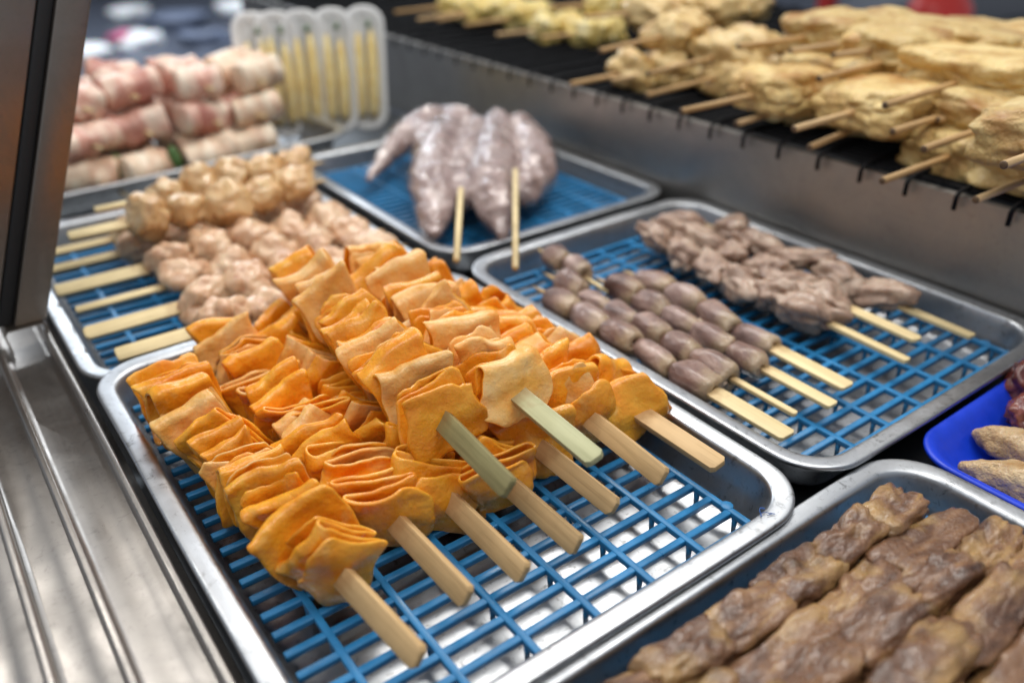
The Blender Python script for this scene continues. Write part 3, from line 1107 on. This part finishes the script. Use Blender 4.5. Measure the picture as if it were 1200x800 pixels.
def blob(name, balls, mat, parent, base, voxel=0.0016, disp=0.0, seed=0, smooth=6):
    vs, fs = [], []
    iv, ifc = ico(3)
    for (c, rad, ax) in balls:
        b = len(vs)
        q = ax.to_quaternion() if isinstance(ax, Euler) else None
        for v in iv:
            p = Vector((v.x * rad[0], v.y * rad[1], v.z * rad[2]))
            if q:
                p = q @ p
            p = p + c - base
            vs.append(p)
        fs += [tuple(i + b for i in f) for f in ifc]
    o = obj(name, vs, fs, mat, parent, True)
    m = o.modifiers.new('remesh', 'REMESH')
    m.mode = 'VOXEL'
    m.voxel_size = voxel
    m.use_smooth_shade = True
    m = o.modifiers.new('smooth', 'SMOOTH')
    m.iterations = smooth
    if disp:
        tx = bpy.data.textures.new('lumps', 'CLOUDS')
        tx.noise_scale = 0.014 if disp < 0.01 else 0.019
        m = o.modifiers.new('disp', 'DISPLACE')
        m.texture = tx
        m.strength = disp
        m.texture_coords = 'LOCAL'
    return o


def chain(pts, n=7):
    """balls along a px polyline: pts = (px, py, z, r)"""
    out = []
    for i in range(len(pts) - 1):
        a, b = pts[i], pts[i + 1]
        for k in range(n):
            t = k / n
            p = at(a[0] + (b[0] - a[0]) * t, a[1] + (b[1] - a[1]) * t, a[2] + (b[2] - a[2]) * t)
            r = a[3] + (b[3] - a[3]) * t
            out.append((p, (r, r, r), None))
    a = pts[-1]
    out.append((at(a[0], a[1], a[2]), (a[3],) * 3, None))
    return out


def wrapped(label, parts, stick_a, stick_b, seed):
    base = at(*parts[0][0][:2], -0.02)
    t = thing('wrapped_skewer', label, 'skewer', base, group='film-wrapped skewers on the blue grid')
    balls = []
    for p in parts:
        balls += chain(p)
    blob('meat', balls, M['squid'], t, base, 0.0022, 0.011, seed, 4)
    fb = [(c, tuple(r + 0.0035 for r in rad), ax) for (c, rad, ax) in balls]
    f = blob('film', fb, M['film'], t, base, 0.0035, 0.011, seed, 5)
    b = MB()
    pa, pb = at(*stick_a), at(*stick_b)
    b.tube([pa - base, pb - base], 0.0032, 8)
    b.build('stick', M['bamboo_pale'], t, True)
    return t


wrapped('film-wrapped pinkish grey piece with a long tapering arm trailing over the blue grid',
        [[(535, 150, 0.028, 0.024), (515, 185, 0.026, 0.029), (508, 220, 0.020, 0.027), (510, 252, 0.010, 0.018), (507, 273, 0.004, 0.008)],
         [(555, 160, 0.024, 0.024), (548, 195, 0.022, 0.026), (540, 228, 0.016, 0.019)],
         [(540, 143, 0.034, 0.020), (505, 138, 0.034, 0.017), (474, 158, 0.026, 0.016), (450, 186, 0.012, 0.010), (433, 210, 0.000, 0.005)],
         [(490, 150, 0.026, 0.018), (505, 175, 0.024, 0.020)]],
        (540, 222, 0.040), (535, 305, 0.030), 1)
wrapped('film-wrapped pinkish grey piece with rounded body and pointed lower flap',
        [[(585, 148, 0.032, 0.020), (580, 185, 0.028, 0.027), (572, 222, 0.024, 0.026), (586, 252, 0.014, 0.018), (588, 274, 0.004, 0.007)],
         [(605, 148, 0.028, 0.018), (622, 172, 0.024, 0.025), (630, 200, 0.018, 0.024), (615, 224, 0.012, 0.018)],
         [(556, 222, 0.024, 0.016), (545, 232, 0.018, 0.010)]],
        (604, 200, 0.046), (604, 314, 0.030), 2)

# wings in the blue tray


def solo_blob(name, label, cat, balls, mat, base, vox, disp, seed, group=None):
    o = blob(name, balls, mat, None, base, vox, disp, seed, 4)
    o.location = base
    return tag(o, label, cat, group)


for lab, pts, sd in (('pale raw wing in the blue tray with a split pointed tip', [(1146, 508, -0.012, 0.004), (1160, 514, -0.012, 0.009), (1190, 522, -0.011, 0.013), (1235, 545, -0.010, 0.017), (1290, 570, -0.010, 0.018)], 1),
                     ('pale raw wing in the blue tray lying along its near rim', [(1130, 546, -0.012, 0.004), (1150, 552, -0.012, 0.008), (1185, 562, -0.011, 0.013), (1235, 585, -0.010, 0.017), (1290, 610, -0.010, 0.018)], 2)):
    balls = chain(pts) + chain([(x + 2, y + 9, z - 0.002, r * 0.7) for (x, y, z, r) in pts[1:]])
    solo_blob('chicken_wing', lab, 'chicken wing', balls, M['wing'], at(pts[0][0], pts[0][1], -0.026), 0.0016, 0.005, sd, 'raw wings in the blue tray')
for k, (lab, px, py, z, r) in enumerate((('dark red meat lump in the blue tray, upper of two', 1212, 447, -0.004, 0.017), ('dark red meat lump in the blue tray, lower of two', 1214, 486, -0.008, 0.016))):
    v, f = lump((r * 1.3, r, r), 300 + k, 0.4, 1.5, 4, 0, 0.1, 0.08)
    o = obj('meat_lump', v, f, M['liver'], None, True, at(px, py, z))
    tag(o, lab, 'meat', 'dark red lumps in the blue tray')

# ------------------------------------------------------------------ bacon rolls, far left
BR = 'bacon roll skewers stacked on the silver tray'
rnd = random.Random(5)
cols = ['beside the door frame', 'second from the door frame', 'third from the door frame', 'in front of the corn packs']
tiers = ['bottom', 'middle', 'top']
for tr_ in range(3):
    for c in range(4):
        x = 0.165 + 0.076 * c + rnd.uniform(-.012, .012) + tr_ * 0.006
        y = 1.088 + tr_ * 0.018 + rnd.uniform(-.016, .010) + 0.006 * c
        z = 0.002 + 0.041 * tr_ + (rnd.uniform(-.003, .004) if tr_ else 0)
        t = thing('bacon_skewer', 'bacon roll skewer of the %s tier, %s' % (tiers[tr_], cols[c]), 'skewer', (x, y, z), (0, 0, rnd.uniform(-.12, .12)), BR)
        round_stick(t, 0.05 if tr_ == 0 else 0.012, 0.16, 0.0022, 'bamboo_pale', 'bamboo_pale', (rnd.uniform(-.01, .01), 0, -0.004), (0.12 if tr_ == 0 else 0, 0, 0.25))
        for k in range(3):
            hl = 0.034 * rnd.uniform(.82, 1.06)
            rr_ = 0.0208 * rnd.uniform(.88, 1.06)
            n, m_ = 14, 20
            seed = tr_ * 40 + c * 10 + k
            off = Vector((seed * 2.3, seed * 1.1, 3))
            vs, fs = [], []
            secs = [(-1.0, 0.05), (-0.99, 0.55), (-1.0, 0.88), (-0.93, 1.0)] + [(-0.8 + 0.2 * i, 1.0) for i in range(9)] + [(0.93, 1.0), (1.0, 0.88), (0.99, 0.55), (1.0, 0.05)]
            for (u, r) in secs:
                for i in range(m_):
                    a = 2 * PI * i / m_
                    p = Vector((u, math.cos(a), math.sin(a)))
                    d = 1 + 0.24 * fbm(p * 1.3 + off, 2) + 0.06 * math.sin(u * 7 + a + seed)
                    vs.append((u * hl, math.cos(a) * rr_ * r * d, math.sin(a) * rr_ * r * d))
            for q in range(len(secs) - 1):
                for i in range(m_):
                    fs.append((q * m_ + i, q * m_ + (i + 1) % m_, (q + 1) * m_ + (i + 1) % m_, (q + 1) * m_ + i))
            fs.append(tuple(range(m_ - 1, -1, -1)))
            fs.append(tuple((len(secs) - 1) * m_ + i for i in range(m_)))
            pale = rnd.random() < (0.6 if (tr_ == 0 or c == 3) else 0.25)
            obj('bacon_roll', vs, fs, M['baconpale'] if pale else M['bacon'], t, True, (rnd.uniform(-.003, .003), 0.022 + 0.045 * k, rnd.uniform(-.002, .002)), (rnd.uniform(-.3, .3), rnd.uniform(-.20, .20), rnd.uniform(-.25, .25)))
        if c in (0, 1) and tr_ == 0:
            v, f = lump((0.010, 0.012, 0.020), 60 + c, 0.3, 1.5, 3)
            obj('leaf', v, f, M['leaf'], t, True, (0.038, 0.018, 0.0))

# ------------------------------------------------------------------ packs of baby corn
CP = 'packs of baby corn standing upright'
names = ['pack of baby corn at the outer end of the row, by the steel panel', 'pack of baby corn second from the steel panel', 'pack of baby corn third from the steel panel', 'pack of baby corn fourth from the steel panel', 'pack of baby corn hard against the bacon rolls']
for k in range(5):
    px = (432, 398, 366, 338, 314)[k]
    p = aty(px, 150 + 3 * k, 1.165 + 0.012 * k)
    t = thing('corn_pack', names[k], 'corn pack', (p.x, p.y, -0.022), (R(-13), R(2), R(-30 + 4 * k)), CP)
    # foam tray: a rounded dish standing on edge, its opening to local -y
    W, Hh = 0.060, 0.178
    out = []
    fs = []
    ringdefs = [(0.0, 0.0), (0.002, -0.001), (0.008, 0.0), (0.012, 0.010), (0.016, 0.0125)]
    vs = []
    for off, yy in ringdefs:
        ring = rrect(-W / 2 + off, W / 2 - off, off, Hh - off, 0.026 - off * 0.7, 6)
        NN = len(ring)
        vs += [(x, yy, z) for (x, z) in ring]
    for q in range(len(ringdefs) - 1):
        for i in range(NN):
            fs.append((q * NN + i, q * NN + (i + 1) % NN, (q + 1) * NN + (i + 1) % NN, (q + 1) * NN + i))
    fs.append(tuple((len(ringdefs) - 1) * NN + i for i in range(NN)))
    o = obj('foam_tray', vs, fs, M['foam'], t, True)
    md = o.modifiers.new('solid', 'SOLIDIFY')
    md.thickness = 0.0018
    for j in range(2):
        b = MB()
        x = -0.0095 + 0.019 * j
        hh = 0.140 + 0.006 * math.sin(k * 3 + j * 2)
        b.tube([(x, 0.001, 0.018), (x, -0.001, 0.03), (x + 0.001, -0.001, 0.08), (x, 0.0, hh - 0.02), (x, 0.001, hh)], [0.006, 0.0088, 0.0092, 0.007, 0.002], 12)
        b.build('baby_corn', M['corn'], t, True)
    b = MB()
    b.tube([(0.006, -0.002, 0.147), (0.007, -0.004, 0.156)], [0.005, 0.003], 8)
    b.build('leaf', M['leaf'], t, True)
    # bulging clear film over the front
    vs, fs = [], []
    fr = [(0.001, -0.001), (0.004, -0.006), (0.012, -0.010), (0.022, -0.011)]
    for off, yy in fr:
        ring = rrect(-W / 2 + off, W / 2 - off, off, Hh - off, 0.026 - off * 0.7, 6)
        vs += [(x, yy + 0.001 * noise.noise(Vector((x * 90, z * 90, k))), z) for (x, z) in ring]
    for q in range(len(fr) - 1):
        for i in range(NN):
            fs.append((q * NN + i, q * NN + (i + 1) % NN, (q + 1) * NN + (i + 1) % NN, (q + 1) * NN + i))
    fs.append(tuple((len(fr) - 1) * NN + i for i in range(NN)))
    obj('film', vs, fs, M['frost'], t, True)

# ------------------------------------------------------------------ fried skewers on the wire rack
FT = 'fried skewers piled on the wire rack'


def tofu_block(seed, rx, ry, rz_):
    return lump((rx, ry, rz_), seed, 0.14, 1.4, 5, 0.5, 0.06, 0.03, 5)


# (stick tip px, stick root px, height of stick, block length along the stick, block width, block thickness, kind, label)
RK = [
    (870, 152, 930, 125, 0.105, 0.098, 0.102, 0.042, 'tofu', 'fried tofu skewer on the rack, low one beside the pale puffs'),
    (955, 188, 1022, 143, 0.105, 0.104, 0.109, 0.042, 'tofu', 'fried tofu skewer touching the rack, second of the bottom layer from the pale puffs'),
    (1033, 218, 1112, 184, 0.103, 0.104, 0.109, 0.042, 'tofu', 'fried tofu skewer touching the rack, third of the bottom layer from the pale puffs'),
    (1140, 240, 1205, 210, 0.105, 0.104, 0.115, 0.042, 'tofu', 'fried tofu skewer touching the rack, last of the bottom layer'),
    (795, 135, 885, 112, 0.128, 0.091, 0.079, 0.042, 'tofu', 'short fried tofu skewer low beside the pale puffs'),
    (855, 57, 945, 44, 0.160, 0.098, 0.102, 0.045, 'tofu', 'fried tofu skewer on top of the pile nearest the pale puffs'),
    (915, 62, 1000, 50, 0.160, 0.104, 0.109, 0.045, 'tofu', 'fried tofu skewer on the crest of the pile, second from the puffs'),
    (952, 102, 1040, 72, 0.152, 0.111, 0.133, 0.045, 'tofu', 'broad fried tofu skewer on top with a pale stick and full rim'),
    (1038, 132, 1120, 98, 0.152, 0.111, 0.133, 0.045, 'tofu', 'largest fried tofu skewer, on top over the front of the pile'),
    (930, 157, 1000, 132, 0.128, 0.098, 0.095, 0.042, 'tofu', 'fried tofu skewer in the middle layer, squeezed between the broad ones'),
    (1045, 160, 1112, 134, 0.128, 0.101, 0.102, 0.042, 'tofu', 'fried tofu skewer in the middle layer under the largest one'),
    (1082, 181, 1155, 150, 0.128, 0.104, 0.109, 0.042, 'tofu', 'fried tofu skewer in the middle layer with a dark stick end'),
    (1172, 200, 1225, 176, 0.152, 0.104, 0.121, 0.045, 'tofu', 'fried tofu skewer at the end of the top layer, short visible stick'),
    (762, 118, 838, 92, 0.110, 0.101, 0.091, 0.054, 'puff', 'pale fried puff skewer low on the rack next to the tofu'),
    (750, 100, 836, 68, 0.130, 0.095, 0.091, 0.059, 'puff', 'round cream puff skewer on top, longest stick'),
    (713, 98, 765, 86, 0.106, 0.088, 0.072, 0.049, 'puff', 'pale fried puff skewer low on the rack, small'),
    (668, 103, 725, 88, 0.104, 0.088, 0.072, 0.049, 'puff', 'pale fried puff skewer whose stick reaches over the panel edge'),
    (715, 66, 775, 44, 0.145, 0.081, 0.072, 0.049, 'puff', 'pale fried puff skewer on top with a drooping pointed end'),
    (680, 22, 740, 16, 0.150, 0.095, 0.091, 0.049, 'puff', 'pale fried puff skewer on the crest, flat topped'),
    (760, 30, 825, 18, 0.150, 0.108, 0.091, 0.049, 'puff', 'pale rough puff skewer behind the round cream one'),
    (630, 47, 675, 40, 0.104, 0.072, 0.062, 0.044, 'yellow', 'yellow skewer next to the pale puffs, light stick'),
    (578, 43, 630, 36, 0.104, 0.072, 0.062, 0.044, 'yellow', 'yellow skewer second from the pale puffs'),
    (545, 33, 600, 22, 0.108, 0.072, 0.062, 0.044, 'yellow', 'yellowish skewer third from the pale puffs'),
    (515, 32, 570, 14, 0.108, 0.072, 0.062, 0.044, 'yellow', 'whitish skewer fourth from the pale puffs'),
    (500, 28, 545, 14, 0.112, 0.072, 0.062, 0.044, 'yellow', 'whitish skewer fifth from the pale puffs'),
    (463, 18, 520, 8, 0.108, 0.072, 0.062, 0.044, 'yellow', 'brownish skewer at the far end of the rack'),
    (640, 10, 690, 6, 0.140, 0.072, 0.062, 0.044, 'yellow', 'yellow skewer piled above the ones next to the puffs'),
    (1000, 66, 1020, 60, 0.160, 0.130, 0.125, 0.045, 'tofu', 'fried tofu skewer deep in the pile behind the crest, no stick showing, near the puffs'),
    (1080, 70, 1100, 62, 0.160, 0.130, 0.125, 0.045, 'tofu', 'fried tofu skewer deep in the pile behind the largest one, no stick showing'),
    (1165, 78, 1185, 70, 0.160, 0.130, 0.136, 0.045, 'tofu', 'fried tofu skewer deep in the pile at its far end, no stick showing'),
    (940, 100, 960, 92, 0.128, 0.130, 0.125, 0.042, 'tofu', 'fried tofu skewer in the dark core of the pile beside the puffs'),
    (1010, 110, 1030, 102, 0.128, 0.130, 0.125, 0.042, 'tofu', 'fried tofu skewer in the dark core of the pile under the broad one'),
    (1120, 140, 1140, 132, 0.128, 0.130, 0.125, 0.042, 'tofu', 'fried tofu skewer in the dark core of the pile under its far end'),
]
M['yellow'] = food('yellow_fried', [(0.28, (0.55, 0.36, 0.07)), (0.5, (0.74, 0.58, 0.20)), (0.7, (0.80, 0.72, 0.45))], 30, 4, 0.42, ((180, 0.6, 0.003),), 0.2, (0.9, 0.5, 0.2), 0.2, tint=0.1)
for k, (tx, ty, bx, by, z, dl, dw, dh, kind, lab) in enumerate(RK):
    tp, bs = at(tx, ty, z - 0.004), at(bx, by, z)
    d = bs - tp
    rzz = math.atan2(-d.x, d.y)
    rzz = rzz * 0.5 + (-PI / 2) * 0.5
    t = thing('tofu_skewer' if kind == 'tofu' else 'fried_skewer', lab, 'skewer', bs, (0, 0, rzz), FT)
    ln = max(0.05, min(0.12, d.length))
    round_stick(t, ln, dl, 0.0030, 'bamboo_dark' if k % 3 else 'bamboo', 'burnt')
    if kind == 'tofu':
        v, f = tofu_block(500 + k, dw / 2, dl / 2, dh / 2)
        obj('tofu_block', v, f, M['tofu'], t, True, (0.0, dl / 2 - 0.002, 0.0), (random.Random(k).uniform(-.08, .08), random.Random(k + 9).uniform(-.08, .08), random.Random(k + 5).uniform(-.12, .12)))
    elif kind == 'puff':
        for q in range(2):
            v, f = lump((dw / 2 * (1 - .15 * q), dl / 3.2, dh / 2), 600 + k * 3 + q, 0.30, 1.4, 4, 0.0, 0.16, 0.06, 5)
            obj('fried_puff', v, f, M['puff'], t, True, (0.006 * (-1) ** k * q, dl * (0.27 + 0.5 * q), 0.002 * q), (0.1 * q, 0.2 * (-1) ** k, 0.2))
    else:
        for q in range(2):
            v, f = lump((dw / 2, dl / 3, dh / 2), 700 + k * 3 + q, 0.28, 1.4, 4, 0.1, 0.12, 0.05, 5)
            obj('fried_piece', v, f, M['yellow'], t, True, (0, dl * (0.25 + 0.55 * q), 0), (0, 0, 0.2 * q))

# ------------------------------------------------------------------ what shows out of focus behind the stall
mf = plastic('dark_floor', (0.10, 0.112, 0.145), 0.35, 0.4)
structure(sheet_box('floor', -4, 12, 1.3, 16, -0.92, -0.90, mf))
mw = plastic('dark_wall', (0.030, 0.032, 0.044), 0.6, 0.5)
structure(sheet_box('back_wall', -4, 16, 10.5, 10.6, -0.90, 2.6, mw))


def dish(name, label, cat, p, r, h, mat):
    vs, fs = [], []
    pr = [(0.35, 0), (0.7, 0.1), (0.92, 0.5), (1.0, 1.0), (0.97, 1.0), (0.88, 0.52), (0.66, 0.14), (0.02, 0.05)]
    n_ = 28
    for (a, b_) in pr:
        for i in range(n_):
            q = 2 * PI * i / n_
            vs.append((math.cos(q) * r * a, math.sin(q) * r * a, h * b_))
    for k in range(len(pr) - 1):
        for i in range(n_):
            fs.append((k * n_ + i, k * n_ + (i + 1) % n_, (k + 1) * n_ + (i + 1) % n_, (k + 1) * n_ + i))
    fs.append(tuple((len(pr) - 1) * n_ + i for i in range(n_)))
    fs.append(tuple(range(n_ - 1, -1, -1)))
    return tag(obj(name, vs, fs, mat, None, True, p), label, cat)


def ray_z(px, py, z):
    return at(px, py, z)


pinkm = plastic('pink_highlight_plastic', (0.65, 0.16, 0.28), 0.35)
greym = plastic('grey_blue_plastic', (0.13, 0.155, 0.22), 0.4)
redm = plastic('red_plastic', (0.62, 0.035, 0.025), 0.4, 0.1)
greym2 = plastic('navy_cloth', (0.020, 0.022, 0.032), 0.6)
brownm = plastic('brown_wood', (0.05, 0.022, 0.015), 0.6, 0.3)
for k, (px, py, z, r, mat, nm, lab, cat) in enumerate((  # white and pink lumps are made up to give the blurred highlights
        (152, 14, -0.85, 0.10, M['white'], 'highlight_shape', 'blurred white bag on the dark floor behind the bacon rolls', 'highlight'),
        (166, 48, -0.86, 0.09, M['white'], 'highlight_shape', 'smaller blurred white bag lying below the other one', 'highlight'),
        (146, 44, -0.85, 0.06, pinkm, 'highlight_shape', 'blurred pink bag on the dark floor', 'highlight'),
        (205, 26, -0.84, 0.13, greym, 'plastic_crate', 'blurred grey blue crate on the dark floor', 'crate'),
        (240, 46, -0.86, 0.10, greym, 'plastic_crate', 'blurred low grey crate behind the bacon rolls', 'crate'),
        (108, 64, -0.86, 0.10, M['white'], 'highlight_shape', 'blurred white bag beside the door frame', 'highlight'))):
    r *= 1.05
    v, f = lump((r * 1.7, r * 1.1, r * .65), 900 + k, 0.55, 1.3, 3, 0.3 if 'crate' in nm else 0)
    tag(obj(nm, v, f, mat, None, True, at(px, py, z)), lab, cat)
dish('highlight_bowl', 'white bowl put in for a blurred highlight on the dark floor behind the stall', 'bowl', at(283, 22, -0.9), 0.22, 0.14, M['white'])  # bowl and basin are added to give two more soft highlights
dish('highlight_basin', 'basin put in for a blurred pinkish white highlight near the corn packs', 'basin', at(333, 4, -0.9), 0.22, 0.14, M['white'])

# beyond the rack: red stool top and dark clutter
p = aty(1100, 14, 1.45)
v, f = lump((0.105, 0.09, 0.075), 950, 0.05, 1.5, 4)
tag(obj('red_cushion', v, f, redm, None, True, p), 'blurred round red shape behind the tofu pile', 'cushion')
pb = aty(1110, 30, 1.75)
b = MB()
b.box(-0.9, 1.4, 0, 0.5, -1.2, -0.02)
o = b.build('side_table', greym2, None, loc=(pb.x, pb.y, pb.z))
bevel(o, 0.01)
tag(o, 'blurred dark blue table behind the rack', 'table')
pq = aty(968, 12, 2.4)
b = MB()
b.box(-0.03, 0.03, -0.03, 0.03, -1.4, 0.5)
tag(b.build('red_post', redm, None, loc=(pq.x, pq.y, pq.z)), 'blurred red post standing behind the rack', 'post')

# ------------------------------------------------------------------ lift everything to the counter's height
for o in TOP:
    o.location.z += H0
